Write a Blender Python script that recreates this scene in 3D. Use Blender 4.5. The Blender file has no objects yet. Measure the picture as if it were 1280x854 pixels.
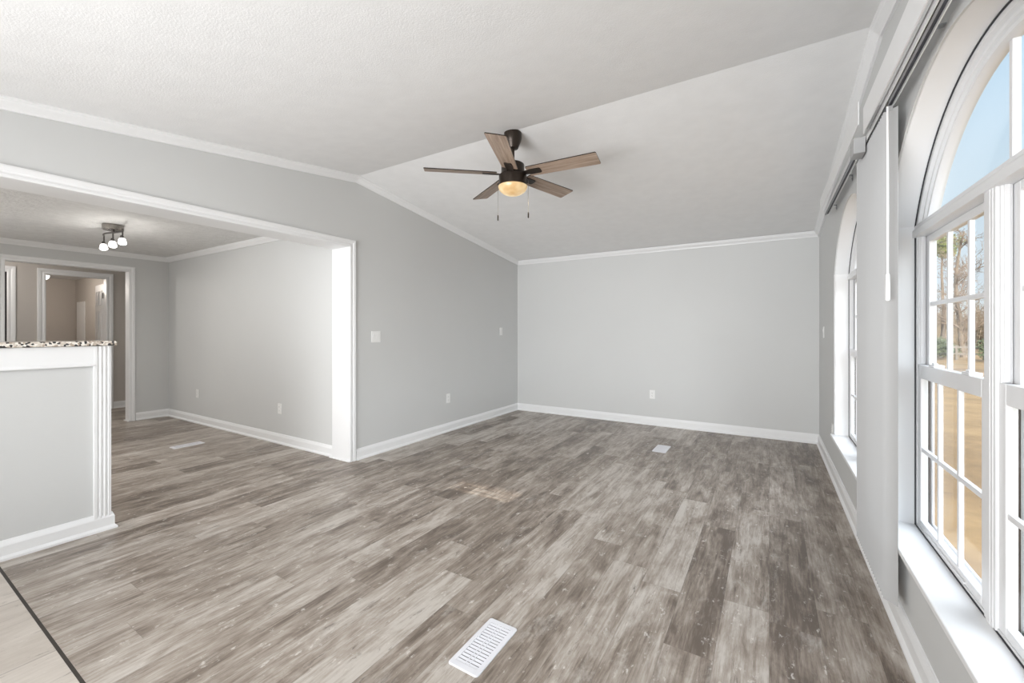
import bpy, bmesh, math, random
from mathutils import Vector, Matrix
PI = math.pi
random.seed(7)
S = bpy.context.scene
COL = S.collection

# ------------------------------------------------------------------ camera
H = 1.26
cam_d = bpy.data.cameras.new('camera'); cam = bpy.data.objects.new('camera', cam_d); COL.objects.link(cam)
cam.location = (0, 0, H); cam.rotation_euler = (PI/2, 0, 0.5496)
cam_d.sensor_width = 36.0; cam_d.lens = 524.95/1280*36.0
cam_d.shift_y = -13.3/1280; cam_d.clip_start = 0.02; cam_d.clip_end = 400
S.camera = cam

# ------------------------------------------------------------------ view, world, sun, lights
S.view_settings.view_transform = 'Standard'; S.view_settings.look = 'None'
S.view_settings.gamma = 1.0; S.view_settings.use_curve_mapping = False
S.view_settings.exposure = 0.2
S.cycles.use_denoising = True
S.cycles.max_bounces = 10; S.cycles.diffuse_bounces = 6; S.cycles.glossy_bounces = 4
S.cycles.transparent_max_bounces = 16; S.cycles.caustics_reflective = False; S.cycles.caustics_refractive = False
S.cycles.sample_clamp_indirect = 6.0

SKY_STRENGTH = 0.90
SUN_STRENGTH = 9.0
WINDOW_FILL = 9.0
CEILING_FILL_W = 6.0
ENTRY_FILL_W = 96.0
KITCHEN_SIDE_W = 26.0
KITCHEN_W = 34.0
HALL_W = 21.0
BEDROOM_W = 22.0
FAN_W = 5.0
SPOT_W = 1.3

w = bpy.data.worlds.new('sky'); S.world = w; w.use_nodes = True
nt = w.node_tree; nt.nodes.clear()
tc = nt.nodes.new('ShaderNodeTexCoord'); sp = nt.nodes.new('ShaderNodeSeparateXYZ')
rp = nt.nodes.new('ShaderNodeValToRGB'); bg = nt.nodes.new('ShaderNodeBackground'); wo = nt.nodes.new('ShaderNodeOutputWorld')
nt.links.new(tc.outputs['Generated'], sp.inputs[0]); nt.links.new(sp.outputs['Z'], rp.inputs[0])
nt.links.new(rp.outputs[0], bg.inputs[0]); nt.links.new(bg.outputs[0], wo.inputs[0])
e = rp.color_ramp.elements
e[0].position = 0.0; e[0].color = (0.84, 0.93, 1.0, 1)
e[1].position = 0.75; e[1].color = (0.30, 0.52, 0.92, 1)
m_ = e.new(0.25); m_.color = (0.72, 0.875, 1.0, 1)
m_ = e.new(0.45); m_.color = (0.56, 0.79, 1.0, 1)
bg.inputs[1].default_value = SKY_STRENGTH

def lamp(name, kind, loc, energy, color=(1, 1, 1), rot=None, direction=None, size=None, size_y=None, radius=None, parent=None):
    d = bpy.data.lights.new(name, kind); o = bpy.data.objects.new(name, d); COL.objects.link(o)
    d.energy = energy; d.color = color; o.location = loc
    if direction is not None: o.rotation_euler = Vector(direction).to_track_quat('-Z', 'Y').to_euler()
    if size is not None:
        d.size = size
        if size_y: d.shape = 'RECTANGLE'; d.size_y = size_y
    if radius is not None: d.shadow_soft_size = radius
    if parent is not None: o.parent = parent
    return o
SUN_DIR = (0.10, 1.0, -0.42)
sun = lamp('sun', 'SUN', (-3, -20, 12), SUN_STRENGTH, (1.0, 0.93, 0.82), direction=SUN_DIR)
sun.data.angle = 0.004
# added wide-angle sun lamp, fills the room through the window wall
win_fill = lamp('window_fill_sun', 'SUN', (20, 0, 12), WINDOW_FILL, (0.95, 0.975, 1.0), direction=(-1.0, 0.05, -0.40))
win_fill.data.angle = 1.9
# added unseen fill behind the camera, aimed forward and up at the ceiling
lamp('ceiling_fill', 'AREA', (-1.55, -1.0, 1.05), CEILING_FILL_W, (1.0, 0.985, 0.97), direction=(-0.02, 1.5, 1), size=2.6, size_y=0.6).data.spread = 2.2
# large added area light before the near wall, brightens the far end
lamp('entry_fill', 'AREA', (-1.6, -1.52, 1.25), ENTRY_FILL_W, (0.97, 0.985, 1.0), direction=(0.03, 1, 0.10), size=3.2, size_y=1.9).data.spread = 1.9
# added area light on the kitchen side, out of view, brightens the window wall
lamp('kitchen_side_fill', 'AREA', (-6.9, -1.1, 1.55), KITCHEN_SIDE_W, (0.98, 0.99, 1.0), direction=(1, .42, 0.02), size=1.6, size_y=1.2)
# added unseen lights that brighten the dining room and the hall
lamp('kitchen_top_fill', 'AREA', (-5.3, 0.15, 2.30), KITCHEN_W, (1.0, 0.97, 0.93), direction=(0, 0.25, -1), size=1.2, size_y=0.5)
lamp('hall_fill', 'POINT', (-8.35, 0.6, 2.15), HALL_W, (1.0, 0.95, 0.9), radius=0.1)

# ------------------------------------------------------------------ materials
def new_mat(name):
    m = bpy.data.materials.new(name); m.use_nodes = True
    return m, m.node_tree, m.node_tree.nodes['Principled BSDF']
def mat(name, color, rough=0.5, metal=0.0, bump=None, spec=None, vary=None, emit=None, coat=None):
    m, t, b = new_mat(name)
    b.inputs['Base Color'].default_value = (*color, 1); b.inputs['Roughness'].default_value = rough
    b.inputs['Metallic'].default_value = metal
    if spec is not None: b.inputs['Specular IOR Level'].default_value = spec
    if emit: b.inputs['Emission Color'].default_value = (*emit[0], 1); b.inputs['Emission Strength'].default_value = emit[1]
    tcn = t.nodes.new('ShaderNodeTexCoord')
    if vary:
        n = t.nodes.new('ShaderNodeTexNoise'); n.inputs['Scale'].default_value = vary[0]; n.inputs['Detail'].default_value = 3
        r = t.nodes.new('ShaderNodeValToRGB')
        a, c2 = [min(1, x*(1-vary[1])) for x in color], [min(1, x*(1+vary[1])) for x in color]
        r.color_ramp.elements[0].position = .3; r.color_ramp.elements[0].color = (*a, 1)
        r.color_ramp.elements[1].position = .7; r.color_ramp.elements[1].color = (*c2, 1)
        t.links.new(tcn.outputs['Object'], n.inputs['Vector']); t.links.new(n.outputs['Fac'], r.inputs[0])
        t.links.new(r.outputs[0], b.inputs['Base Color'])
    if bump:
        n = t.nodes.new('ShaderNodeTexNoise'); n.inputs['Scale'].default_value = bump[0]; n.inputs['Detail'].default_value = bump[2] if len(bump) > 2 else 4
        bn = t.nodes.new('ShaderNodeBump'); bn.inputs['Strength'].default_value = bump[1]; bn.inputs['Distance'].default_value = 0.01
        t.links.new(tcn.outputs['Object'], n.inputs['Vector']); t.links.new(n.outputs['Fac'], bn.inputs['Height'])
        t.links.new(bn.outputs[0], b.inputs['Normal'])
    return m

M = {}
M['wall'] = mat('wall_paint', (0.60, 0.605, 0.60), 0.55, bump=(160, .03), vary=(1.2, .012))
M['ceiling'] = mat('ceiling_paint', (0.80, 0.80, 0.80), 0.8, bump=(120, .13, 5), vary=(9, .02))
M['trim'] = mat('white_trim_paint', (0.80, 0.803, 0.807), 0.35, vary=(3, .008))
M['vinyl'] = mat('white_window_vinyl', (0.72, 0.72, 0.725), 0.3, vary=(3, .01))
M['gasket'] = mat('dark_gap', (0.03, 0.03, 0.035), 0.7, vary=(30, .1))
M['plate'] = mat('white_plastic', (0.80, 0.80, 0.79), 0.3, vary=(20, .01))
M['slot'] = mat('dark_slot', (0.05, 0.05, 0.05), 0.6, vary=(30, .1))
M['register'] = mat('white_enamel', (0.70, 0.70, 0.73), 0.3, vary=(15, .01))
M['duct'] = mat('dark_duct', (0.02, 0.02, 0.02), 0.8, vary=(20, .1))
M['bronze'] = mat('dark_bronze', (0.035, 0.026, 0.020), 0.35, 0.6, vary=(25, .15))
M['nickel'] = mat('brushed_nickel', (0.30, 0.28, 0.26), 0.25, 1.0, vary=(60, .1))
M['dark_nickel'] = mat('dark_nickel', (0.12, 0.11, 0.105), 0.3, 0.9, vary=(60, .1))
M['ceiling2'] = mat('textured_ceiling_paint', (0.74, 0.74, 0.735), 0.8, bump=(38, .75, 5), vary=(14, .05))
M['chain'] = mat('chain_metal', (0.30, 0.27, 0.23), 0.35, 0.8, vary=(60, .1))
M['slat'] = mat('vinyl_slat', (0.41, 0.41, 0.41), 0.45, vary=(2, .012))
M['rail'] = mat('headrail_metal', (0.78, 0.78, 0.78), 0.35, vary=(10, .01))
M['groove'] = mat('rail_groove', (0.05, 0.05, 0.06), 0.5, vary=(10, .05))
M['rail_inner'] = mat('rail_aluminium', (0.35, 0.36, 0.38), 0.4, 0.5, vary=(10, .05))
M['strip'] = mat('dark_transition', (0.035, 0.028, 0.022), 0.6, vary=(12, .2))
M['exterior'] = mat('siding', (0.62, 0.60, 0.55), 0.6, vary=(5, .03))
M['shutter'] = mat('exterior_brown_trim', (0.075, 0.052, 0.036), 0.6, vary=(14, .35))
M['screen'] = mat('screen_frame', (0.72, 0.72, 0.73), 0.35, vary=(10, .01))
M['bark'] = mat('pale_bark', (0.17, 0.135, 0.105), 0.9, vary=(3, .3))
M['twig'] = mat('twig_bark', (0.19, 0.145, 0.11), 0.9, vary=(1.5, .35))
M['needles'] = mat('pine_needles', (0.17, 0.20, 0.05), 0.8, vary=(1.2, .4))
M['shrubleaf'] = mat('dark_shrub_leaf', (0.10, 0.12, 0.065), 0.8, vary=(1.5, .5))
M['brush'] = mat('dry_brush', (0.19, 0.15, 0.10), 0.9, vary=(.8, .35))
M['fence'] = mat('weathered_board', (0.17, 0.15, 0.13), 0.7, vary=(2, .1))
M['back_wall_paint'] = mat('beige_wall_paint', (0.50, 0.465, 0.43), 0.6, vary=(1.5, .015))
M['lampglass'] = mat('lit_frosted_glass', (0.9, 0.9, 0.9), 0.4, emit=((1.0, 0.97, 0.93), 2.2), vary=(5, .01))
M['globe'] = mat('lit_globe', (0.9, 0.9, 0.9), 0.4, emit=((1.0, 0.97, 0.92), 2.0), vary=(5, .01))

def amber_glass():
    m, t, b = new_mat('amber_lit_glass')
    b.inputs['Base Color'].default_value = (0.35, 0.27, 0.16, 1); b.inputs['Roughness'].default_value = 0.25
    tcn = t.nodes.new('ShaderNodeTexCoord'); n = t.nodes.new('ShaderNodeTexNoise'); n.inputs['Scale'].default_value = 9; n.inputs['Detail'].default_value = 2
    r = t.nodes.new('ShaderNodeValToRGB'); r.color_ramp.elements[0].position = .35; r.color_ramp.elements[0].color = (0.62, 0.33, 0.10, 1)
    r.color_ramp.elements[1].position = .68; r.color_ramp.elements[1].color = (1.0, 0.82, 0.50, 1)
    t.links.new(tcn.outputs['Object'], n.inputs['Vector']); t.links.new(n.outputs['Fac'], r.inputs[0])
    t.links.new(r.outputs[0], b.inputs['Emission Color']); b.inputs['Emission Strength'].default_value = 0.60
    return m
M['amber'] = amber_glass()

def glass_pane():
    m = bpy.data.materials.new('window_glass'); m.use_nodes = True; t = m.node_tree; t.nodes.clear()
    o = t.nodes.new('ShaderNodeOutputMaterial'); mx = t.nodes.new('ShaderNodeMixShader')
    tr = t.nodes.new('ShaderNodeBsdfTransparent'); gl = t.nodes.new('ShaderNodeBsdfGlossy'); lw = t.nodes.new('ShaderNodeLayerWeight')
    pw = t.nodes.new('ShaderNodeMath'); pw.operation = 'POWER'; pw.inputs[1].default_value = 5
    fr = t.nodes.new('ShaderNodeMath'); fr.operation = 'MULTIPLY_ADD'; fr.inputs[1].default_value = .35; fr.inputs[2].default_value = .015
    t.links.new(lw.outputs['Facing'], pw.inputs[0]); t.links.new(pw.outputs[0], fr.inputs[0])
    gl.inputs['Roughness'].default_value = 0.02
    tr.inputs[0].default_value = (0.97, 0.98, 0.98, 1)
    t.links.new(fr.outputs[0], mx.inputs[0]); t.links.new(tr.outputs[0], mx.inputs[1]); t.links.new(gl.outputs[0], mx.inputs[2])
    t.links.new(mx.outputs[0], o.inputs[0])
    return m
M['glass'] = glass_pane()

class G:                                                   # tiny node-graph helper
    def __init__(s, t): s.t = t
    def n(s, kind, **kw):
        x = s.t.nodes.new('ShaderNode'+kind)
        for k, v in kw.items(): setattr(x, k, v)
        return x
    def math(s, op, a, b=None, c=None):
        x = s.n('Math', operation=op)
        for i, v in enumerate((a, b, c)):
            if v is None: continue
            if isinstance(v, (int, float)): x.inputs[i].default_value = v
            else: s.t.links.new(v, x.inputs[i])
        return x.outputs[0]
    def link(s, a, b): s.t.links.new(a, b)
    def ramp(s, fac, stops):
        r = s.n('ValToRGB'); el = r.color_ramp.elements
        while len(el) < len(stops): el.new(.5)
        for q, (p, c) in zip(el, stops): q.position = p; q.color = (*c, 1) if not isinstance(c, float) else (c, c, c, 1)
        s.link(fac, r.inputs[0]); return r.outputs[0]
    def mix(s, fac, a, b, mode='MIX'):
        x = s.n('Mix', data_type='RGBA', blend_type=mode)
        for sock, v in ((x.inputs[0], fac), (x.inputs[6], a), (x.inputs[7], b)):
            if isinstance(v, (int, float)): sock.default_value = v
            elif isinstance(v, tuple): sock.default_value = (*v, 1)
            else: s.link(v, sock)
        return x.outputs[2]
    def vec(s, x, y, z):
        c = s.n('CombineXYZ')
        for i, v in enumerate((x, y, z)):
            if isinstance(v, (int, float)): c.inputs[i].default_value = v
            else: s.link(v, c.inputs[i])
        return c.outputs[0]
    def noise(s, v, scale, detail=4, rough=.55, dist=0.0):
        x = s.n('TexNoise'); x.inputs['Scale'].default_value = scale; x.inputs['Detail'].default_value = detail
        x.inputs['Roughness'].default_value = rough; x.inputs['Distortion'].default_value = dist
        s.link(v, x.inputs['Vector']); return x.outputs['Fac']

def plank_floor(name, pw, pl, stops, scuff, rough):
    m, t, b = new_mat(name); g = G(t)
    tcn = g.n('TexCoord'); sx = g.n('SeparateXYZ'); g.link(tcn.outputs['Object'], sx.inputs[0])
    x, y = sx.outputs[0], sx.outputs[1]
    px = g.math('DIVIDE', x, pw); row = g.math('FLOOR', px); fx = g.math('FRACT', px)
    wn = g.n('TexWhiteNoise', noise_dimensions='1D'); g.link(row, wn.inputs['W'])
    py = g.math('ADD', g.math('DIVIDE', y, pl), g.math('MULTIPLY', wn.outputs['Value'], 7.3)); col = g.math('FLOOR', py); fy = g.math('FRACT', py)
    wid = g.n('TexWhiteNoise', noise_dimensions='2D'); g.link(g.vec(row, col, 0), wid.inputs['Vector'])
    rid = wid.outputs['Value']
    # grain: noise stretched along Y, shifted from board to board
    off = g.math('MULTIPLY', rid, 37.0)
    gv = g.vec(g.math('ADD', x, off), g.math('ADD', g.math('MULTIPLY', y, 0.15), off), off)
    n1 = g.noise(gv, 12, 7, .65, .8)                     # broad streaks
    gv2 = g.vec(g.math('ADD', x, off), g.math('ADD', g.math('MULTIPLY', y, 0.06), off), off)
    n2 = g.noise(gv2, 95, 6, .72)                        # fine streaks
    gv3 = g.vec(g.math('ADD', x, off), g.math('ADD', g.math('MULTIPLY', y, 0.45), off), off)
    n3 = g.noise(gv3, 7, 6, .65, .6)                      # worn clouds
    tone = g.math('ADD', g.math('ADD', g.math('MULTIPLY', n1, .48), g.math('MULTIPLY', n2, .36)), g.math('ADD', g.math('MULTIPLY', n3, .40), g.math('MULTIPLY', g.math('SUBTRACT', rid, .60), .15)))
    c = g.ramp(tone, stops)
    # pale scuffs, small flecks and larger rubbed patches
    n4 = g.noise(g.vec(g.math('ADD', x, off), g.math('ADD', g.math('MULTIPLY', y, 0.5), off), off), 30, 6, .72)
    c = g.mix(g.ramp(n4, [(.605, 0.0), (.67, scuff)]), c, (0.64, 0.605, 0.56))
    n6 = g.noise(g.vec(g.math('ADD', x, off), g.math('ADD', g.math('MULTIPLY', y, 0.35), off), off), 9, 8, .75, .4)
    c = g.mix(g.ramp(n6, [(.56, 0.0), (.68, scuff*.6)]), c, (0.58, 0.55, 0.51))
    # dark cracks and checks along the grain
    n5 = g.noise(g.vec(g.math('ADD', x, off), g.math('ADD', g.math('MULTIPLY', y, 0.14), off), off), 42, 7, .78, .8)
    c = g.mix(g.ramp(n5, [(.32, .85), (.415, 0.0)]), c, (0.095, 0.078, 0.065))
    # joints
    jx = g.math('LESS_THAN', g.math('MINIMUM', fx, g.math('SUBTRACT', 1.0, fx)), 0.0065)
    jy = g.math('LESS_THAN', g.math('MINIMUM', fy, g.math('SUBTRACT', 1.0, fy)), 0.0009)
    c = g.mix(g.math('MULTIPLY', g.math('MAXIMUM', jx, jy), .35), c, (0.11, 0.095, 0.08))
    g.link(c, b.inputs['Base Color'])
    rr = g.math('ADD', rough, g.math('MULTIPLY', n2, .12)); g.link(rr, b.inputs['Roughness'])
    b.inputs['Specular IOR Level'].default_value = .45
    bn = g.n('Bump'); bn.inputs['Strength'].default_value = .12; bn.inputs['Distance'].default_value = .004
    g.link(g.math('ADD', n2, n1), bn.inputs['Height']); g.link(bn.outputs[0], b.inputs['Normal'])
    return m
M['floor'] = plank_floor('weathered_oak_planks', 0.182, 1.22,
    [(.48, (0.125, 0.098, 0.078)), (.57, (0.24, 0.198, 0.163)), (.65, (0.36, 0.312, 0.268)), (.74, (0.50, 0.46, 0.415))], .75, .30)
M['entry_floor'] = plank_floor('pale_travertine_sheet', 0.60, 0.60,
    [(.44, (0.42, 0.37, 0.32)), (.62, (0.50, 0.45, 0.40)), (.78, (0.58, 0.53, 0.475))], .25, .25)

def granite():
    m, t, b = new_mat('speckled_granite'); g = G(t); tcn = g.n('TexCoord')
    v = g.n('TexVoronoi'); v.inputs['Scale'].default_value = 95; g.link(tcn.outputs['Object'], v.inputs['Vector'])
    sx = g.n('SeparateXYZ'); g.link(v.outputs['Color'], sx.inputs[0])
    c = g.ramp(sx.outputs[0], [(.0, (0.02, 0.018, 0.017)), (.24, (0.03, 0.026, 0.024)), (.27, (0.30, 0.23, 0.17)), (.48, (0.50, 0.43, 0.36)), (.75, (0.72, 0.67, 0.60)), (1.0, (0.80, 0.76, 0.70))])
    g.link(c, b.inputs['Base Color']); b.inputs['Roughness'].default_value = .15
    return m
M['granite'] = granite()

def blade_wood():
    m, t, b = new_mat('grey_brown_wood'); g = G(t); tcn = g.n('TexCoord')
    mp = g.n('Mapping'); mp.inputs['Scale'].default_value = (1.2, 22, 22); g.link(tcn.outputs['Object'], mp.inputs[0])
    n = g.noise(mp.outputs[0], 3, 6, .6, .3)
    c = g.ramp(n, [(.3, (0.21, 0.145, 0.105)), (.55, (0.38, 0.285, 0.22)), (.75, (0.54, 0.43, 0.345))])
    g.link(c, b.inputs['Base Color']); b.inputs['Roughness'].default_value = .4
    return m
M['blade'] = blade_wood()

def lawn():
    m, t, b = new_mat('dry_lawn'); g = G(t); tcn = g.n('TexCoord'); v = tcn.outputs['Object']
    mp = g.n('Mapping'); mp.inputs['Scale'].default_value = (.25, 1, 1); g.link(v, mp.inputs[0]); n1 = g.noise(mp.outputs[0], .55, 5, .6); n2 = g.noise(v, 5, 6, .75)
    tone = g.math('ADD', g.math('MULTIPLY', n1, .6), g.math('MULTIPLY', n2, .4))
    c = g.ramp(tone, [(.36, (0.12, 0.072, 0.032)), (.48, (0.20, 0.125, 0.055)), (.60, (0.275, 0.18, 0.082)), (.72, (0.33, 0.23, 0.115))])
    n3 = g.noise(v, .22, 3, .5)
    c = g.mix(g.ramp(n3, [(.55, 0.0), (.66, .55)]), c, (0.12, 0.11, 0.045))
    g.link(c, b.inputs['Base Color']); b.inputs['Roughness'].default_value = .95
    return m
M['lawn'] = lawn()

# ------------------------------------------------------------------ mesh helpers
class MB:
    def __init__(s): s.v = []; s.f = []
    def add(s, vs, fs):
        o = len(s.v); s.v += [tuple(p) for p in vs]; s.f += [tuple(i+o for i in f) for f in fs]; return s
    def box(s, x0, x1, y0, y1, z0, z1):
        x0, x1 = sorted((x0, x1)); y0, y1 = sorted((y0, y1)); z0, z1 = sorted((z0, z1))
        return s.add([(x0,y0,z0),(x1,y0,z0),(x1,y1,z0),(x0,y1,z0),(x0,y0,z1),(x1,y0,z1),(x1,y1,z1),(x0,y1,z1)],
              [(0,3,2,1),(4,5,6,7),(0,1,5,4),(1,2,6,5),(2,3,7,6),(3,0,4,7)])
    def sweep(s, rings, closed=False, caps=True):           # rings: equally long lists of points
        n = len(rings[0]); vs = [p for r in rings for p in r]; fs = []
        for i in range(len(rings)-1 + (1 if closed else 0)):
            a = i*n; b = ((i+1) % len(rings))*n
            for k in range(n): fs.append((a+k, a+(k+1) % n, b+(k+1) % n, b+k))
        if caps and not closed: fs += [tuple(range(n))[::-1], tuple(range((len(rings)-1)*n, len(rings)*n))]
        return s.add(vs, fs)
    def tube(s, pts, r, n=10, caps=True):
        pts = [Vector(p) for p in pts]; rs = r if isinstance(r, (list, tuple)) else [r]*len(pts)
        rings = []; prev = None
        for i, p in enumerate(pts):
            t = (pts[min(i+1, len(pts)-1)]-pts[max(i-1, 0)]).normalized()
            if prev is None:
                prev = t.orthogonal().normalized()
            u = (prev - t*prev.dot(t))
            u = u.normalized() if u.length > 1e-6 else t.orthogonal().normalized()
            prev = u; q = t.cross(u)
            rings.append([p+(u*math.cos(2*PI*k/n)+q*math.sin(2*PI*k/n))*rs[i] for k in range(n)])
        return s.sweep(rings, caps=caps)
    def lathe(s, prof, c=(0,0,0), n=32, mtx=None):            # prof: (radius, z)
        rings = [[Vector((r*math.cos(2*PI*k/n), r*math.sin(2*PI*k/n), z)) for k in range(n)] for r, z in prof]
        if mtx is not None: rings = [[mtx @ p for p in r] for r in rings]
        rings = [[p+Vector(c) for p in r] for r in rings]
        return s.sweep(rings)
    def prism(s, poly, fn, d0, d1):                          # poly of (a, b), fn(a, b, d) -> point
        n = len(poly)
        return s.sweep([[fn(a, b, d0) for a, b in poly], [fn(a, b, d1) for a, b in poly]])
    def ball(s, c, r, n=12, sz=1.0):
        k = max(4, n//2)
        prof = [(max(1e-4, r*math.sin(PI*i/k)), -r*sz*math.cos(PI*i/k)) for i in range(k+1)]
        return s.lathe(prof, c, n)

def root_loc(p):
    v = Vector((0, 0, 0))
    while p is not None: v += p.location; p = p.parent
    return v
def obj(name, mb, m, parent=None, bevel=0.0, smooth=False, seg=2):
    me = bpy.data.meshes.new(name); off = root_loc(parent)
    me.from_pydata([tuple(Vector(p)-off) for p in mb.v], [], mb.f)
    bm = bmesh.new(); bm.from_mesh(me); bmesh.ops.recalc_face_normals(bm, faces=bm.faces[:]); bm.to_mesh(me); bm.free()
    me.materials.append(M[m] if isinstance(m, str) else m)
    o = bpy.data.objects.new(name, me); COL.objects.link(o)
    if parent is not None: o.parent = parent
    if bevel:
        b = o.modifiers.new('bevel', 'BEVEL'); b.width = bevel; b.segments = seg; b.limit_method = 'ANGLE'; b.angle_limit = .6
    if smooth:
        for p in me.polygons: p.use_smooth = True
        try: me.set_sharp_from_angle(angle=.7)
        except Exception: pass
    return o
def tag(o, label=None, cat=None, group=None, kind=None):
    if label: o['label'] = label
    if cat: o['category'] = cat
    if group: o['group'] = group
    if kind: o['kind'] = kind
    return o
def thing(name, label, cat, loc, group=None, kind=None):
    o = bpy.data.objects.new(name, None); COL.objects.link(o); o.location = loc; o.empty_display_size = .1
    return tag(o, label, cat, group, kind)
def struct(name, mb, m, label=None, cat=None, **kw):
    return tag(obj(name, mb, m, None, **kw), label, cat, None, 'structure')
def copy_tree(o, parent=None):
    c = o.copy(); COL.objects.link(c)
    if parent is not None: c.parent = parent
    for ch in list(o.children): copy_tree(ch, c)
    return c

# ------------------------------------------------------------------ the room's measures
XF = 0.565                                   # room-side plane of the window frames
XR, XL, XJ = 0.475, -3.435, -3.685          # window wall, partition face, partition back
YB, YN = 5.775, -1.60                       # back wall, wall behind the camera
YD = 2.656                                  # dining room's end wall
XD = -7.594                                 # dining room's far wall (with hall opening)
XH = -9.10                                  # hall's far wall
XE, YE = -12.5, 2.75                        # back room
YR, ZR = 2.70, 2.765                        # ridge of the vaulted ceiling
ZE = 2.372                                  # ceiling at the back wall
ZD = 2.338                                  # flat ceiling of dining room and hall
SL = (ZR-ZE)/(YB-YR)
def zc(y): return ZR - SL*abs(y-YR)
HDR = 2.068                                 # underside of the wide opening
YO = 2.619                                  # its end near the back wall

# window shape, shared by both arched windows
WH, WSILL, WSPR, WRISE = 0.765, 0.385, 1.735, 0.45
WR = (WH*WH + WRISE*WRISE)/(2*WRISE); WCZ = WSPR + WRISE - WR
WIN = [1.82, 3.675]
def arch_z(dy, grow=0.0): return WCZ + math.sqrt(max(0, (WR+grow)**2 - dy*dy))
def arch_pts(yc, grow=0.0, n=32):           # along the arch, from low y to high y
    a0 = math.asin(min(1, (WH+grow*0.9)/(WR+grow)))
    return [(yc+(WR+grow)*math.sin(a), WCZ+(WR+grow)*math.cos(a)) for a in [(-a0 + 2*a0*i/n) for i in range(n+1)]]

# ------------------------------------------------------------------ floors and ground
struct('floor', MB().box(-13.0, 0.60, 0.486, 6.0, -0.10, 0.0), 'floor')
struct('floor_entry', MB().box(-13.0, 0.60, YN-.15, 0.474, -0.10, -0.001), 'entry_floor')
struct('trim_1', MB().box(-3.56, XR, 0.4735, 0.4865, -0.05, -0.002), 'strip')
# ------------------------------------------------------------------ walls
def wall_right():
    mb = MB(); xo = XF+.062
    ys = set([YN-.15, YB+.15, YR])
    for c in WIN:
        ys |= {c-WH, c+WH}
        for i in range(1, 36): ys.add(c-WH+2*WH*i/36)
    ys = sorted(ys)
    def hole(y):
        for c in WIN:
            if c-WH+1e-6 < y < c+WH-1e-6: return c
        return None
    for a, b in zip(ys, ys[1:]):
        c = hole((a+b)/2)
        for x in (XR, xo):
            if c is None: mb.add([(x,a,-.1),(x,b,-.1),(x,b,zc(b)+.03),(x,a,zc(a)+.03)], [(0,1,2,3)])
            else:
                mb.add([(x,a,-.1),(x,b,-.1),(x,b,WSILL-.02),(x,a,WSILL-.02)], [(0,1,2,3)])
                mb.add([(x,a,arch_z(a-c)+.004),(x,b,arch_z(b-c)+.004),(x,b,zc(b)+.03),(x,a,zc(a)+.03)], [(0,1,2,3)])
        if c is not None:                                    # close the opening's edge through the wall
            mb.add([(XR,a,arch_z(a-c)+.004),(XR,b,arch_z(b-c)+.004),(xo,b,arch_z(b-c)+.004),(xo,a,arch_z(a-c)+.004)], [(0,1,2,3)])
            mb.add([(XR,a,WSILL-.02),(XR,b,WSILL-.02),(xo,b,WSILL-.02),(xo,a,WSILL-.02)], [(0,1,2,3)])
        mb.add([(XR,a,zc(a)+.03),(XR,b,zc(b)+.03),(xo,b,zc(b)+.03),(xo,a,zc(a)+.03)], [(0,1,2,3)])
    for c in WIN:
        for y in (c-WH, c+WH):
            mb.add([(XR,y,WSILL-.02),(xo,y,WSILL-.02),(xo,y,WSPR+.004),(XR,y,WSPR+.004)], [(0,1,2,3)])
    bm_o = struct('wall_right', mb, 'wall')
    return bm_o
wall_right()
struct('wall_back', MB().box(XJ, XF+.06, YB, YB+.15, -.1, ZE+.02), 'wall')
def wall_left():
    mb = MB()
    poly = [(YO+.03, -.1), (YB+.1, -.1), (YB+.1, zc(YB+.1)+.03), (YR, ZR+.03), (YN, zc(YN)+.03), (YN, HDR+.03), (YO+.03, HDR+.03)]
    f = lambda y, z, x: (x, y, z)
    # end wall piece beside the opening, then the header above it
    mb.prism([(YO+.03, -.1), (YB+.1, -.1), (YB+.1, zc(YB+.1)+.03), (YR, ZR+.03), (YO+.03, zc(YO)+.03)], f, XJ, XL)
    mb.prism([(YN, HDR+.03), (YO+.03, HDR+.03), (YO+.03, zc(YO)+.03), (YN, zc(YN)+.03)], f, XJ, XL)
    struct('wall_left', mb, 'wall')
wall_left()
# wall behind the camera, with the narrow door light that lets the patch of sun onto the floor
PZ = 1.835
mb = MB(); y0, y1 = YN-.15, YN
hx0, hx1, hz0, hz1 = -2.64, -2.06, PZ-.080, PZ+.080
mb.box(-13, hx0, y0, y1, -.1, 2.6); mb.box(hx1, XF+.06, y0, y1, -.1, 2.6)
mb.box(hx0, hx1, y0, y1, -.1, hz0); mb.box(hx0, hx1, y0, y1, hz1, 2.6)
struct('wall_near', mb, 'wall')
t = thing('window_3', None, None, (-2.2, YN-.1, PZ), kind='structure')
mb = MB()
for k in range(6): mb.box(hx0, hx1, YN-.145, YN-.135, hz0+.01+k*.026, hz0+.019+k*.026)
obj('blind_slats', mb, 'vinyl', t)
mb = MB(); mb.box(hx0+.278, hx0+.286, YN-.13, YN-.12, hz0, hz1); obj('muntin', mb, 'vinyl', t)

# dining room
struct('wall_dining_end', MB().box(XD-.1, XJ, YD, YD+.12, -.1, ZD+.05), 'wall')
OY0, OY1, OZ = 1.085, 2.195, 2.085          # opening into the hall
mb = MB(); xa, xb = XD-.12, XD
mb.box(xa, xb, YN, OY0-.02, -.1, ZD+.05); mb.box(xa, xb, OY1+.02, YD, -.1, ZD+.05); mb.box(xa, xb, OY0-.02, OY1+.02, OZ+.02, ZD+.05)
struct('wall_dining_far', mb, 'wall')
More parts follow.
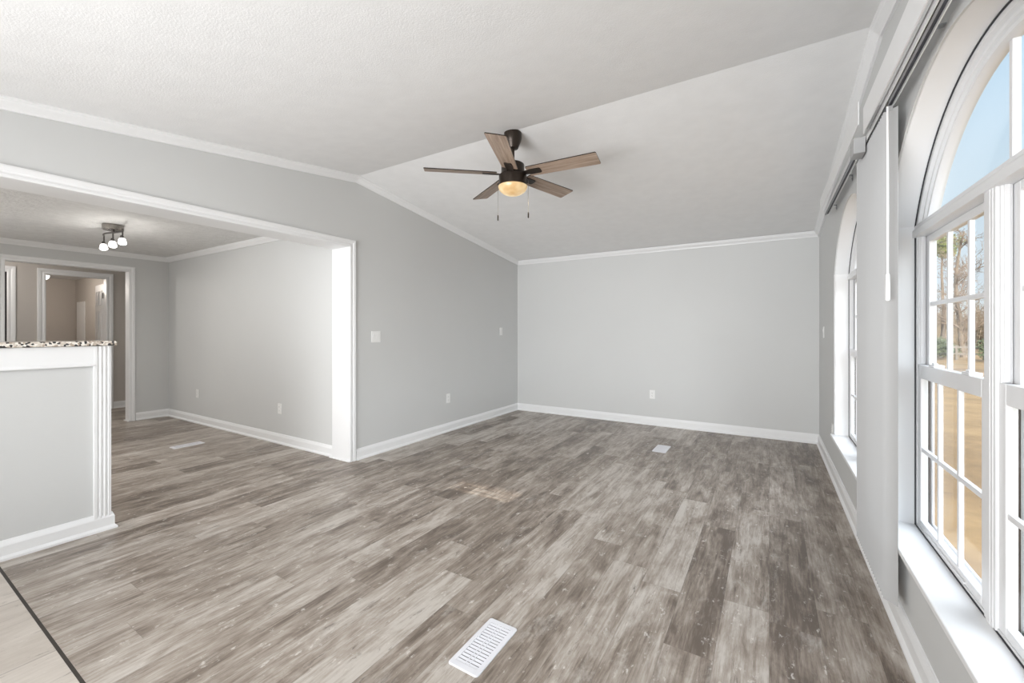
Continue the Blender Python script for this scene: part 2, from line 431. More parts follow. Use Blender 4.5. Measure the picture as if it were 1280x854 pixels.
# hall
struct('wall_hall_end', MB().box(XH-.1, XD-.12, 2.75, 2.85, -.1, ZD+.05), 'wall')
IY0, IY1, IZ = 1.690, 2.350, 2.095          # doorway into the back room
LY0, LY1 = 0.50, 1.318                      # closed door at the left
mb = MB(); xa, xb = XH-.11, XH
mb.box(xa, xb, YN, LY0, -.1, ZD+.05); mb.box(xa, xb, LY1+.02, IY0-.02, -.1, ZD+.05); mb.box(xa, xb, IY1+.02, 2.75, -.1, ZD+.05)
mb.box(xa, xb, IY0-.02, IY1+.02, IZ+.02, ZD+.05); mb.box(xa, xb, LY0, LY1+.02, IZ+.02, ZD+.05)
struct('wall_hall_far', mb, 'back_wall_paint')
# back room
struct('wall_room_end', MB().box(XE-.1, XE, 0.2, YE+.1, -.1, ZD+.05), 'back_wall_paint')
struct('wall_room_side', MB().box(XE, XH-.11, YE, YE+.1, -.1, ZD+.05), 'back_wall_paint')
struct('wall_room_near', MB().box(XE, XH-.11, 0.1, 0.2, -.1, ZD+.05), 'back_wall_paint')

# ceilings
mb = MB(); f = lambda y, z, x: (x, y, z)
mb.prism([(YB+.15, zc(YB+.15)), (YR, ZR), (YN-.15, zc(YN-.15)), (YN-.15, zc(YN-.15)+.12), (YR, ZR+.12), (YB+.15, zc(YB+.15)+.12)], f, XL-.02, XF+.061)
struct('ceiling', mb, 'ceiling')
struct('ceiling_dining', MB().box(-13.0, XL-.02, YN-.15, YD+.4, ZD, ZD+.10), 'ceiling2')

# ------------------------------------------------------------------ mouldings
CROWN = [(0, 0), (.050, 0), (.050, .010), (.044, .014), (.040, .026), (.026, .040), (.016, .052), (.014, .062), (0, .062)]      # (out, down)
BASE = [(0, 0), (.028, 0), (.028, .012), (.016, .026), (.016, .078), (.013, .088), (.009, .098), (.006, .106), (0, .108)]     # (out, up)
def run(mb, p0, p1, nrm, prof, zf, up, m0=0, m1=0, mids=()):   # moulding along a wall line; m0, m1: +1 inside mitre, -1 outside mitre
    p0, p1, nrm = Vector((*p0, 0)), Vector((*p1, 0)), Vector((*nrm, 0)); d = (p1-p0).normalized()
    ring = lambda p, sgn: [(p + nrm*o + d*sgn*o) for o, _ in prof]
    def lift(pts, base): return [Vector((q.x, q.y, zf(q) + (z if up else -z))) for q, (_, z) in zip(pts, prof)]
    rings = [lift(ring(p0, m0), None)]
    for mp in mids: rings.append(lift(ring(Vector((*mp, 0)), 0), None))
    rings.append(lift(ring(p1, -m1), None))
    mb.sweep(rings)
ze = lambda q: zc(q.y); zd = lambda q: ZD; z0 = lambda q: 0.0
mb = MB(); run(mb, (XL, YN), (XL, YB), (1, 0), CROWN, ze, False, 0, 1, [(XL, YR)]); struct('trim_2', mb, 'trim')
mb = MB(); run(mb, (XL, YB), (XR, YB), (0, -1), CROWN, lambda q: ZE, False, 1, 1); struct('trim_3', mb, 'trim')
mb = MB(); run(mb, (XR, YB), (XR, YN), (-1, 0), CROWN, ze, False, 1, 0, [(XR, YR)]); struct('trim_4', mb, 'trim')
mb = MB(); run(mb, (XD, YN), (XD, YD), (1, 0), CROWN, zd, False, 0, 1); struct('trim_5', mb, 'trim')
mb = MB(); run(mb, (XD, YD), (XJ, YD), (0, -1), CROWN, zd, False, 1, 0); struct('trim_6', mb, 'trim')
mb = MB(); run(mb, (XL, YO+.072), (XL, YB), (1, 0), BASE, z0, True, 0, 1); struct('baseboard_left', mb, 'trim')
mb = MB(); run(mb, (XL, YB), (XR, YB), (0, -1), BASE, z0, True, 1, 1); struct('baseboard_back', mb, 'trim')
mb = MB(); run(mb, (XR, YB), (XR, YN), (-1, 0), BASE, z0, True, 1, 0); struct('baseboard_right', mb, 'trim')
mb = MB(); run(mb, (XD, OY1+.075), (XD, YD), (1, 0), BASE, z0, True, 0, 1); struct('baseboard_dining_far', mb, 'trim')
mb = MB(); run(mb, (XD, YD), (XJ, YD), (0, -1), BASE, z0, True, 1, 0); struct('baseboard_dining_end', mb, 'trim')
mb = MB(); run(mb, (XH, IY1+.09), (XH, 2.75), (1, 0), BASE, z0, True, 0, 0); struct('baseboard_hall', mb, 'trim')

# casing around the wide opening: profile (across, out)
CAS = [(0, 0), (0, .010), (.006, .014), (.018, .014), (.024, .010), (.032, .010), (.040, .016), (.058, .018), (.067, .016), (.069, 0)]
def casing_run(mb, pts, across, out, z_axis=True): pass
def casing(mb, x, sgn, y0, y1, ztop, prof=CAS, zb=0.0, left=True, right=True, wscale=1.0):
    # U-shaped casing on the plane x, moulding grows outward from the opening y0..y1, ztop
    prof = [(a*wscale, b) for a, b in prof]
    R = lambda p, dy, dz: [(x+sgn*b, p[0]+dy*a, p[1]+dz*a) for a, b in prof]
    rings = []
    if left: rings += [R((y0, zb), -1, 0), R((y0, ztop), -1, 1)]
    else: rings += [R((y0, ztop), 0, 1)]
    if right: rings += [R((y1, ztop), 1, 1), R((y1, zb), 1, 0)]
    else: rings += [R((y1, ztop), 0, 1)]
    mb.sweep(rings)
mb = MB(); casing(mb, XL, 1, YN, YO, HDR, left=False); struct('trim_7', mb, 'trim')
# jamb lining: the broad white faces seen inside the opening, with a small shoe at the foot
mb = MB(); mb.box(XJ-.012, XL+.002, YO, YO+.03, 0, HDR); mb.box(XJ-.012, XL+.002, YN, YO+.03, HDR, HDR+.03)
struct('trim_8', mb, 'trim', bevel=.002)
mb = MB(); mb.box(XJ-.045, XL+.012, YO-.012, YO, 0, .012); struct('trim_9', mb, 'trim', bevel=.003)
# hall opening casing and lining
mb = MB(); casing(mb, XD, 1, OY0, OY1, OZ, wscale=1.0); struct('trim_10', mb, 'trim')
mb = MB(); mb.box(XD-.125, XD+.002, OY1, OY1+.02, 0, OZ); mb.box(XD-.125, XD+.002, OY0-.02, OY0, 0, OZ); mb.box(XD-.125, XD+.002, OY0-.02, OY1+.02, OZ, OZ+.02)
struct('trim_11', mb, 'trim')
mb = MB(); mb.box(XD-.15, XD+.02, OY1-.012, OY1, 0, .012); struct('trim_12', mb, 'trim')
# back-room doorway casing and lining
mb = MB(); casing(mb, XH, 1, IY0, IY1, IZ, wscale=1.25); struct('trim_13', mb, 'trim')
mb = MB(); mb.box(XH-.115, XH+.002, IY1, IY1+.02, 0, IZ); mb.box(XH-.115, XH+.002, IY0-.02, IY0, 0, IZ); mb.box(XH-.115, XH+.002, IY0-.02, IY1+.02, IZ, IZ+.02)
struct('trim_14', mb, 'trim')
# casing of the closed door at the left of the hall
mb = MB(); casing(mb, XH, 1, LY0+.02, LY1, IZ-.005, wscale=1.2); struct('trim_15', mb, 'trim')
# casing on the back room's side wall
mb = MB(); mb.box(-12.35, -11.85, YE-.016, YE, 0, 1.86); struct('trim_16', mb, 'trim', bevel=.004)

# ------------------------------------------------------------------ doors
def six_panel(name, hinge, ang, w_, h_, knob_side=True):
    t = thing(name, None, None, hinge, kind='structure'); t.rotation_euler = (0, 0, ang)
    th = .035
    o = lambda n, mb, m, p, **k: obj(n, MBo(mb, hinge), m, p, **k)
    mb = MB(); mb.box(0, w_, -th, 0, .012, h_); d = o('door_leaf', mb, 'trim', t, bevel=.003)
    cols = [(.11, w_/2-.045), (w_/2+.045, w_-.11)]; rows = [(.22, .80), (.93, 1.58), (1.70, h_-.12)]
    for (a, b) in cols:
        for (c, e2) in rows:
            mb = MB()
            for sgn, y in ((1, 0.0), (-1, -th)):
                f = lambda u, z, yy: (u, yy, z)
                # sunk frame moulding around a raised field
                mb.sweep([[(a-.012, y, c-.012), (a-.012, y+sgn*.007, c-.012), (a, y+sgn*.007, c), (a+.012, y, c+.012)],
                          [(b+.012, y, c-.012), (b+.012, y+sgn*.007, c-.012), (b, y+sgn*.007, c), (b-.012, y, c+.012)],
                          [(b+.012, y, e2+.012), (b+.012, y+sgn*.007, e2+.012), (b, y+sgn*.007, e2), (b-.012, y, e2-.012)],
                          [(a-.012, y, e2+.012), (a-.012, y+sgn*.007, e2+.012), (a, y+sgn*.007, e2), (a+.012, y, e2-.012)]], closed=True)
                mb.box(a+.035, b-.035, y, y+sgn*.006, c+.035, e2-.035)
            o('panel', mb, 'trim', t, bevel=.002)
    mb = MB()
    for z in (.25, 1.02, 1.83): mb.tube([(0.0, .006, z-.045), (0.0, .006, z+.045)], .008, 8)
    o('hinge', mb, 'nickel', t)
    k = o('door_knob', MB().lathe([(.028, -.001), (.028, .006), (.010, .012), (.010, .03), (.026, .042), (.027, .056), (.015, .066), (.001, .067)], (w_-.06, 0, .95), 16, Matrix.Rotation(-PI/2, 4, 'X')), 'nickel', t, smooth=True)
    return t
def MBo(mb, off):
    q = MB(); q.v = [tuple(Vector(p)+Vector(off)) for p in mb.v]; q.f = mb.f; return q
six_panel('door_1', (XH-.12, IY1-.002, 0), PI-0.10, .66, 2.03)
# closed door at the left of the hall, a dark gap beside its edge
t = thing('door_2', None, None, (XH-.06, LY0, 0), kind='structure')
obj('door_leaf', MB().box(XH-.075, XH-.04, LY0+.022, LY1-.016, .012, IZ-.01), 'trim', t, bevel=.003)
obj('door_gap', MB().box(XH-.10, XH-.08, LY0, LY1+.018, 0, IZ), 'gasket', t)
mb = MB()
for a, b in ((LY0+.13, LY0+.36), (LY0+.46, LY1-.13)):
    for c, e2 in ((.22, .80), (.93, 1.58), (1.70, 1.97)): mb.box(XH-.041, XH-.034, a, b, c, e2)
obj('panel', mb, 'trim', t, bevel=.004)

# ------------------------------------------------------------------ half wall with granite top
HX, HY, HZ = -3.59, 0.950, 1.165
struct('wall_half', MB().box(HX-.11, HX-.004, YN, HY-.006, -.02, HZ), 'wall')
mb = MB()
mb.box(HX-.004, HX+.008, YN, HY-.075, HZ-.125, HZ)                                     # top band
mb.prism([(0, HZ-.125), (.016, HZ-.125), (.018, HZ-.118), (.013, HZ-.108), (.010, HZ-.100), (0, HZ-.100)], lambda a, b, d: (HX-.004+a, d, b), YN, HY-.075)
struct('trim_17', mb, 'trim', bevel=.0015)
mb = MB()                                                                              # fluted corner post
poly = [(0, 0), (0, .012)]
for k in range(3): 
    a = .012+k*.020; poly += [(a, .014), (a+.004, .009), (a+.010, .009), (a+.014, .014)]
poly += [(.079, .014), (.081, 0)]
mb.prism(poly, lambda a, b, d: (HX-.004+b, HY-a, d), 0, HZ)
mb.box(HX-.112, HX-.004, HY-.006, HY, 0, HZ)
struct('trim_18', mb, 'trim')
mb = MB(); run(mb, (HX-.004, YN), (HX-.004, HY), (1, 0), BASE, z0, True, 0, -1); run(mb, (HX-.004, HY), (HX-.112, HY), (0, 1), [(0,0),(.020,0),(.020,.010),(.004,.022),(0,.024)], z0, True, -1, 0)
struct('baseboard_half', mb, 'trim')
t = obj('countertop', MB().box(HX-.34, HX+.035, YN+.01, HY+.022, HZ+.002, HZ+.032), 'granite', None, bevel=.005)
tag(t, 'speckled black and beige granite slab on top of the white half wall', 'countertop')

# ------------------------------------------------------------------ windows
def make_window(n, yc):
    t = thing('window_%d' % n, None, None, (XR, yc, WSILL), kind='structure')
    y0, y1 = yc-WH, yc+WH
    # white reveal lining: sides, arched head, slim bead on the wall
    mb = MB()
    def arc_strip(g0, g1, x0, x1):
        A, B = arch_pts(yc, g0), arch_pts(yc, g1)
        mb.sweep([[(x0, *a), (x1, *a), (x1, *b), (x0, *b)] for a, b in zip(A, B)])
    arc_strip(-.010, .003, XR-.004, XF+.050)
    for y, s in ((y0, 1), (y1, -1)): mb.box(XR-.004, XF+.050, y-s*.004, y+s*.010, WSILL, WSPR+.004)
    obj('reveal_lining', mb, 'trim', t, smooth=True)
    mb = MB()
    A, B = arch_pts(yc, -.010), arch_pts(yc, .030)
    mb.sweep([[(XR-.002, *a), (XR-.010, *a), (XR-.007, *b), (XR, *b)] for a, b in zip(A, B)])
    obj('arch_bead', mb, 'wall', t, smooth=True)
    mb = MB()
    for y, s in ((y0, 1), (y1, -1)): mb.box(XR-.009, XR, y-s*.014, y+s*.010, WSILL, WSPR)
    obj('side_bead', mb, 'trim', t, bevel=.002)
    # stool with nosing, and apron below
    mb = MB(); poly = [(XR-.032, y0-.035), (XR-.032, y1+.035), (XR, y1+.035), (XR, y1), (XF+.055, y1), (XF+.055, y0), (XR, y0), (XR, y0-.035)]
    mb.prism(poly, lambda a, b, d: (a, b, d), WSILL-.022, WSILL)
    obj('window_sill', mb, 'trim', t, bevel=.004)
    mb = MB(); mb.prism([(0, WSILL-.022), (.020, WSILL-.022), (.020, WSILL-.034), (.012, WSILL-.048), (.010, WSILL-.070), (.006, WSILL-.078), (0, WSILL-.080)], lambda a, b, d: (XR-a, d, b), y0-.02, y1+.02)
    obj('apron', mb, 'wall', t)
    # dark joint lines between lining and frame
    mb = MB(); A, B = arch_pts(yc, -.0145), arch_pts(yc, -.0095)
    mb.sweep([[(XF-.004, *a), (XF+.004, *a), (XF+.004, *b), (XF-.004, *b)] for a, b in zip(A, B)])
    for y, s in ((y0, 1), (y1, -1)): mb.box(XF-.004, XF+.004, y+s*.0105, y+s*.0135, WSILL, WSPR-.05)
    mb.box(XF-.004, XF+.004, y0+.01, y1-.01, WSILL, WSILL+.003)
    obj('dark_joint', mb, 'gasket', t)
    # arched fixed light: stepped ring
    mb = MB()
    A = [arch_pts(yc, g) for g in (-.014, -.014, -.034, -.040, -.052, -.058, -.072, -.078, -.078)]
    X_ = (XF+.054, XF, XF, XF+.012, XF+.012, XF+.020, XF+.020, XF+.032, XF+.054)
    mb.sweep([[(x, *a[i]) for x, a in zip(X_, A)] for i in range(len(A[0]))])
    obj('arch_frame', mb, 'vinyl', t, smooth=True)
    zb0, zb1 = WSPR-.055, WSPR-.002
    obj('arch_muntin', MB().box(XF+.034, XF+.052, yc-.010-.02, yc+.010-.02, zb1, arch_z(0)-.07), 'vinyl', t, bevel=.002)
    mb = MB(); P_ = [(XF+.044, *p) for p in arch_pts(yc, -.07)]; P2 = [(XF+.048, *p) for p in arch_pts(yc, -.07)]
    P_ = [(x, y, max(z, zb1)) for x, y, z in P_]; P2 = [(x, y, max(z, zb1)) for x, y, z in P2]
    mb.sweep([P_, P2]); obj('arch_pane', mb, 'glass', t)
    # transom bar, mullion and outer frame
    mb = MB(); mb.prism([(-.012, zb0), (-.012, zb0+.030), (-.004, zb0+.040), (-.004, zb1), (.055, zb1), (.055, zb0)], lambda a, b, d: (XF+a, d, b), y0+.012, y1-.012)
    obj('transom_bar', mb, 'vinyl', t, bevel=.0015)
    ym = yc-.005; mw = .038
    mb = MB(); mb.box(XF-.004, XF+.055, ym-mw, ym+mw, WSILL, zb0+.002); mb.box(XF-.0055, XF-.003, ym-.024, ym+.024, WSILL, zb0+.002); mb.box(XF-.0068, XF-.005, ym-.009, ym+.009, WSILL, zb0+.002)
    obj('mullion', mb, 'vinyl', t, bevel=.002)
    mb = MB()
    for a, b in ((y0+.013, y0+.026), (y1-.026, y1-.013)): mb.box(XF, XF+.055, a, b, WSILL, zb0)
    mb.box(XF, XF+.055, y0+.013, y1-.013, WSILL, WSILL+.010)
    obj('frame', mb, 'vinyl', t, bevel=.0015)
    zm0, zm1 = 1.050, 1.110                                                            # meeting rails
    for a, b in ((y0+.026, ym-mw), (ym+mw, y1-.026)):
        for kind, x0, za, zb, st in (('lower_sash', XF+.003, WSILL+.010, zm1, .042), ('upper_sash', XF+.030, zm0, zb0, .044)):
            x1 = x0+.025; r0 = .030 if kind == 'lower_sash' else .055; r1 = zm1-zm0 if kind == 'lower_sash' else .030
            mb = MB(); mb.box(x0, x1, a, a+st, za, zb); mb.box(x0, x1, b-st, b, za, zb)
            mb.box(x0, x1, a+st, b-st, za, za+r0); mb.box(x0, x1, a+st, b-st, zb-r1, zb)
            s = obj(kind, mb, 'vinyl', t, bevel=.003)
            gx = x0+.009
            obj('pane', MB().box(gx, gx+.004, a+st-.004, b-st+.004, za+r0-.004, zb-r1+.004), 'glass', s)
            mb = MB(); w_ = (b-a-2*st)
            for k in (1, 2): mb.box(gx-.005, gx+.009, a+st+w_*k/3-.009, a+st+w_*k/3+.009, za+r0, zb-r1)
            zz = (za+r0+zb-r1)/2; mb.box(gx-.0055, gx+.0095, a+st, b-st, zz-.009, zz+.009)
            obj('muntins', mb, 'vinyl', s, bevel=.002)
            if kind == 'lower_sash':
                for q in (.25, .75):
                    lk = MB(); yy = a+(b-a)*q; lk.box(x0+.002, x1+.010, yy-.032, yy+.032, zb, zb+.010); lk.box(x0+.008, x0+.02, yy-.012, yy+.020, zb+.010, zb+.017)
                    obj('sash_lock', lk, 'vinyl', s, bevel=.002)
                lr = MB(); lr.box(x0-.007, x0+.001, a+.16, b-.16, za+.006, za+.013); obj('lift_rail', lr, 'vinyl', s, bevel=.002)
        # insect screen frame outside the lower half; tracks beside the sashes
        mb = MB(); xs = XF+.046
        for q, sg in ((a, 1), (b, -1)): mb.box(xs, xs+.008, q+sg*.004, q+sg*.020, WSILL+.012, zm0)
        mb.box(xs, xs+.008, a+.004, b-.004, WSILL+.010, WSILL+.026)
        obj('screen_frame', mb, 'screen', t, bevel=.0015)
        mb = MB()
        for q, sg in ((a, 1), (b, -1)): mb.box(XF+.0285, XF+.0455, q, q+sg*.003, WSILL+.012, zm0)
        obj('sash_track', mb, 'shutter', t)
        mb = MB()
        for q, sg in ((a, 1), (b, -1)): mb.box(XF+.004, XF+.028, q, q+sg*.010, zm1, zb0); mb.box(XF+.010, XF+.022, q+sg*.010, q+sg*.016, zm1+.002, zb0)
        obj('jamb_track', mb, 'vinyl', t, bevel=.0015)
    obj('outer_sill', MB().box(XF+.050, XF+.070, y0-.02, y1+.02, WSILL-.045, WSILL-.012), 'vinyl', t, bevel=.003)
    return t
for i, yc in enumerate(WIN): make_window(i+1, yc)

# ------------------------------------------------------------------ vertical blinds on the window wall
def rail_parts(t, y0, y1, x0, x1, z):
    mb = MB()                                               # white channel, open below
    mb.box(x0, x1, y0, y1, z+.026, z+.030); mb.box(x0, x0+.003, y0, y1, z, z+.030); mb.box(x1-.003, x1, y0, y1, z, z+.030)
    r = obj('headrail', mb, 'rail', t)
    mb = MB(); mb.box(x0+.003, x1-.003, y0+.002, y1-.002, z+.012, z+.026); obj('groove', mb, 'groove', r)
    c = (x0+x1)/2
    mb = MB(); mb.box(c-.008, c+.000, y0+.002, y1-.002, z+.004, z+.014); obj('carrier_track', mb, 'rail_inner', r)
    return r
def bracket(t, y, zb, x1, ztop):
    mb = MB(); mb.box(XR-.004, XR, y-.012, y+.012, zb, ztop); mb.box(x1, XR, y-.012, y+.012, ztop-.003, ztop)
    b = obj('bracket', mb, 'rail_inner', t, bevel=.001)
    for z in (zb+.012, zb+.032): obj('screw', MB().tube([(XR-.006, y, z), (XR-.003, y, z)], .004, 8), 'slot', b)
t = thing('vertical_blind', 'grey vertical blind bunched open beside the large near window, with wand', 'blind', (.415, 2.25, .15))
rail_parts(t, 0.30, 2.93, .400, .433, 2.178)
obj('valance', MB().box(.378, .383, 0.30, 2.56, 2.190, 2.312).box(.378, .470, 2.555, 2.560, 2.205, 2.312), 'rail', t, bevel=.001)
for y in (0.6, 1.82): bracket(t, y, 2.175, .433, 2.215)
sl = None; n = 22
for k in range(n):
    cy = 2.270+k*(2.885-2.270)/(n-1); cx = .4225; a = math.radians(-47 + 3*math.sin(k*2.1)); hw = .0285
    dx, dy = math.cos(a)*hw, math.sin(a)*hw
    if k == 0:
        mb = MB(); rows = []
        for q in range(9):                                # gently curved vinyl louvre
            s = -1+q/4; bow = .0035*(1-s*s)
            rows.append((s*hw, bow))
        pr = rows + [(u, v-.0009) for u, v in reversed(rows)]
        R = Matrix.Rotation(a, 2)
        mb.prism(pr, lambda u, v, d: (cx+u*math.cos(a)-v*math.sin(a), cy+u*math.sin(a)+v*math.cos(a), d), .150, 2.165)
        mb.box(cx-.006, cx+.006, cy-.0015, cy+.0015, 2.16, 2.180)
        sl = obj('slat', mb, 'slat', t, smooth=True); first = (cx, cy)
    else:
        s = sl.copy(); COL.objects.link(s); s.parent = t; s.location = (cx-first[0], cy-first[1], 0)
mb = MB(); mb.tube([(.405, 2.225, 2.16), (.405, 2.225, 1.42)], .004, 8); wd = obj('wand', mb, 'rail', t, smooth=True)
obj('wand_grip', MB().lathe([(.004, 1.49), (.0065, 1.485), (.0075, 1.42), (.0075, 1.385), (.004, 1.38)], (.405, 2.225, 0), 12), 'rail', wd, smooth=True)
obj('wand_hook', MB().tube([(.405, 2.225, 2.155), (.405, 2.235, 2.172), (.412, 2.24, 2.185)], .002, 6), 'chain', wd)

t = thing('vertical_blind', 'bare white blind rail above the far arched window by the back corner', 'blind', (.415, 3.6, 2.2))
rail_parts(t, 2.96, 4.42, .395, .428, 2.236)
obj('valance', MB().box(.368, .373, 2.62, 4.42, 2.262, 2.375), 'rail', t, bevel=.001)
obj('end_cap', MB().box(.350, .397, 2.62, 2.72, 2.125, 2.200), 'slat', t, bevel=.002)
for y in (3.57, 4.35): bracket(t, y, 2.262, .428, 2.30)

# ------------------------------------------------------------------ ceiling fan
FX, FY = -1.662, 2.725
t = thing('ceiling_fan', 'five-blade ceiling fan with dark bronze body hanging from the ridge', 'ceiling fan', (FX, FY, 2.44))
obj('canopy', MB().lathe([(.002, 2.775), (.066, 2.775), (.067, 2.722), (.062, 2.700), (.050, 2.668), (.040, 2.645), (.024, 2.640), (.018, 2.638)], (FX, FY, 0), 32), 'bronze', t, smooth=True)
obj('downrod', MB().lathe([(.013, 2.642), (.013, 2.535), (.020, 2.532), (.022, 2.520)], (FX, FY, 0), 16), 'bronze', t, smooth=True)
obj('motor_housing', MB().lathe([(.020, 2.535), (.075, 2.530), (.086, 2.522), (.088, 2.512), (.088, 2.452), (.080, 2.446), (.02, 2.446)], (FX, FY, 0), 40), 'bronze', t, smooth=True)
lk = obj('light_kit', MB().lathe([(.02, 2.446), (.090, 2.444), (.104, 2.440), (.106, 2.434), (.106, 2.366), (.102, 2.362), (.02, 2.362)], (FX, FY, 0), 40), 'bronze', t, smooth=True)
obj('glass_bowl', MB().lathe([(.02, 2.360)]+[(.110*math.cos(a), 2.358-.070*math.sin(a)) for a in [i*PI/2/12 for i in range(12)]]+[(.002, 2.288)], (FX, FY, 0), 40), 'amber', lk, smooth=True)
fl = lamp('fan_lamp', 'SPOT', (FX, FY, 2.284), FAN_W, (1.0, .82, .58), radius=.05); fl.data.spot_size = 2.8; fl.data.spot_blend = .4
bl = None
for k in range(5):
    a = math.radians(4+72*k)
    if k == 0:
        pitch = math.radians(-12)
        R = Matrix.Rotation(a, 4, 'Z') @ Matrix.Rotation(pitch, 4, 'X')
        T = Matrix.Translation((FX, FY, 2.450))
        pl = [(.135, -.060), (.655, -.070), (.662, -.064), (.662, .064), (.655, .070), (.135, .060), (.128, .054), (.128, -.054)]
        bl = bpy.data.objects.new('blade', None)
        mb = MB(); mb.prism(pl, lambda u, v, d: Vector((u, v, d)), -.0035, .0035)
        me = bpy.data.meshes.new('blade'); me.from_pydata(mb.v, [], mb.f)
        bm = bmesh.new(); bm.from_mesh(me); bmesh.ops.recalc_face_normals(bm, faces=bm.faces[:]); bm.to_mesh(me); bm.free()
        me.materials.append(M['blade']); me.materials.append(M['bronze'])
        for p in me.polygons:
            if abs(p.normal.z) < .5: p.material_index = 1
        bl = bpy.data.objects.new('blade', me); COL.objects.link(bl); bl.parent = t
        mb = MB(); mb.prism([(.075, -.020), (.130, -.024), (.150, -.030), (.225, -.028), (.232, -.020), (.232, .020), (.225, .028), (.150, .030), (.130, .024), (.075, .020)], lambda u, v, d: Vector((u, v, d)), -.0095, -.0037)
        me2 = bpy.data.meshes.new('blade_bracket'); me2.from_pydata(mb.v, [], mb.f); me2.materials.append(M['bronze'])
        bm = bmesh.new(); bm.from_mesh(me2); bmesh.ops.recalc_face_normals(bm, faces=bm.faces[:]); bm.to_mesh(me2); bm.free()
        br = bpy.data.objects.new('blade_bracket', me2); COL.objects.link(br); br.parent = bl
        b = bl
    else:
        b = bl.copy(); COL.objects.link(b); b.parent = t
        c = br.copy(); COL.objects.link(c); c.parent = b
    b.matrix_basis = Matrix.Translation((0, 0, .010)) @ Matrix.Rotation(a, 4, 'Z') @ Matrix.Rotation(math.radians(-12), 4, 'X')
for dx, dy, zt, zb in ((-.092, -.05, 2.37, 2.14), (.100, .045, 2.41, 2.155)):
    mb = MB(); mb.tube([(FX+dx, FY+dy, zt), (FX+dx*1.07, FY+dy*1.07, zt-.012), (FX+dx*1.08, FY+dy*1.08, zb)], .0011, 6)
    ch = obj('pull_chain', mb, 'chain', t)
    obj('pull', MB().lathe([(.001, zb+.004), (.004, zb), (.0052, zb-.01), (.0052, zb-.036), (.003, zb-.042), (.001, zb-.042)], (FX+dx*1.08, FY+dy*1.08, 0), 10), 'bronze', ch, smooth=True)

# ------------------------------------------------------------------ dining room spotlight
SX, SY = -5.70, 1.525
t = thing('ceiling_spotlight', 'three-head track spotlight with lit frosted shades on the dining ceiling', 'spotlight', (SX, SY, ZD))
obj('ceiling_plate', MB().lathe([(.002, ZD), (.082, ZD), (.084, ZD-.006), (.084, ZD-.048), (.080, ZD-.052), (.002, ZD-.052)], (SX, SY, 0), 32), 'nickel', t, smooth=True)
# camera-facing side axis of the fixture (image right) and S-shaped arm
ca, sa = math.cos(.98), math.sin(.98)
ax = Vector((1, 0, 0)); ay = Vector((0, 1, 0))
def loc(u, v, z): return Vector((SX, SY, 0)) + ax*u + ay*v + Vector((0, 0, z))
AL = .265
pts = []
for i in range(25):
    q = -1+i/12; pts.append(loc(q*AL, .030*math.sin(q*PI), ZD-.078))
arm = obj('arm', MB().tube(pts, .0085, 10), 'dark_nickel', t, smooth=True)
obj('stem', MB().tube([loc(0, 0, ZD-.05), loc(0, 0, ZD-.085)], .013, 10), 'dark_nickel', t, smooth=True)
for u in (-AL, 0.0, AL):
    top = loc(u, 0, ZD-.080); knee = loc(u-.004, 0, ZD-.150); back = loc(u-.036, 0, ZD-.136); neck = loc(u-.014, 0, ZD-.172)
    h = obj('lamp_holder', MB().tube([top, loc(u, 0, ZD-.12), knee], .0065, 8), 'dark_nickel', t, smooth=True)
    d = Vector((.50, -.10, -1)).normalized(); q = d.to_track_quat('Z', 'Y').to_matrix().to_4x4()
    obj('lamp_cup', MB().lathe([(.002, -.040), (.012, -.040), (.015, -.030), (.017, .0), (.002, .0)], neck, 16, q), 'dark_nickel', h, smooth=True)
    obj('lamp_shade', MB().lathe([(.002, .0), (.022, .0), (.027, .004), (.034, .046), (.032, .050), (.002, .050)], neck, 24, q), 'lampglass', h, smooth=True)
    lamp('spot_lamp', 'POINT', loc(u+.035, -.01, ZD-.285), SPOT_W, (1.0, .96, .90), radius=.03)

# lit globe in the back room
t = thing('ceiling_globe_lamp', 'small lit white globe on the ceiling of the room past the hall', 'lamp', (-11.15, 2.045, ZD))
obj('base', MB().lathe([(.002, ZD), (.06, ZD), (.06, ZD-.02), (.002, ZD-.02)], (-11.15, 2.045, 0), 20), 'nickel', t, smooth=True)
obj('globe', MB().ball((-11.15, 2.045, ZD-.085), .075, 20), 'globe', t, smooth=True)
lamp('globe_light', 'POINT', (-11.0, 1.8, ZD-.25), BEDROOM_W, (1.0, .9, .8), radius=.08)

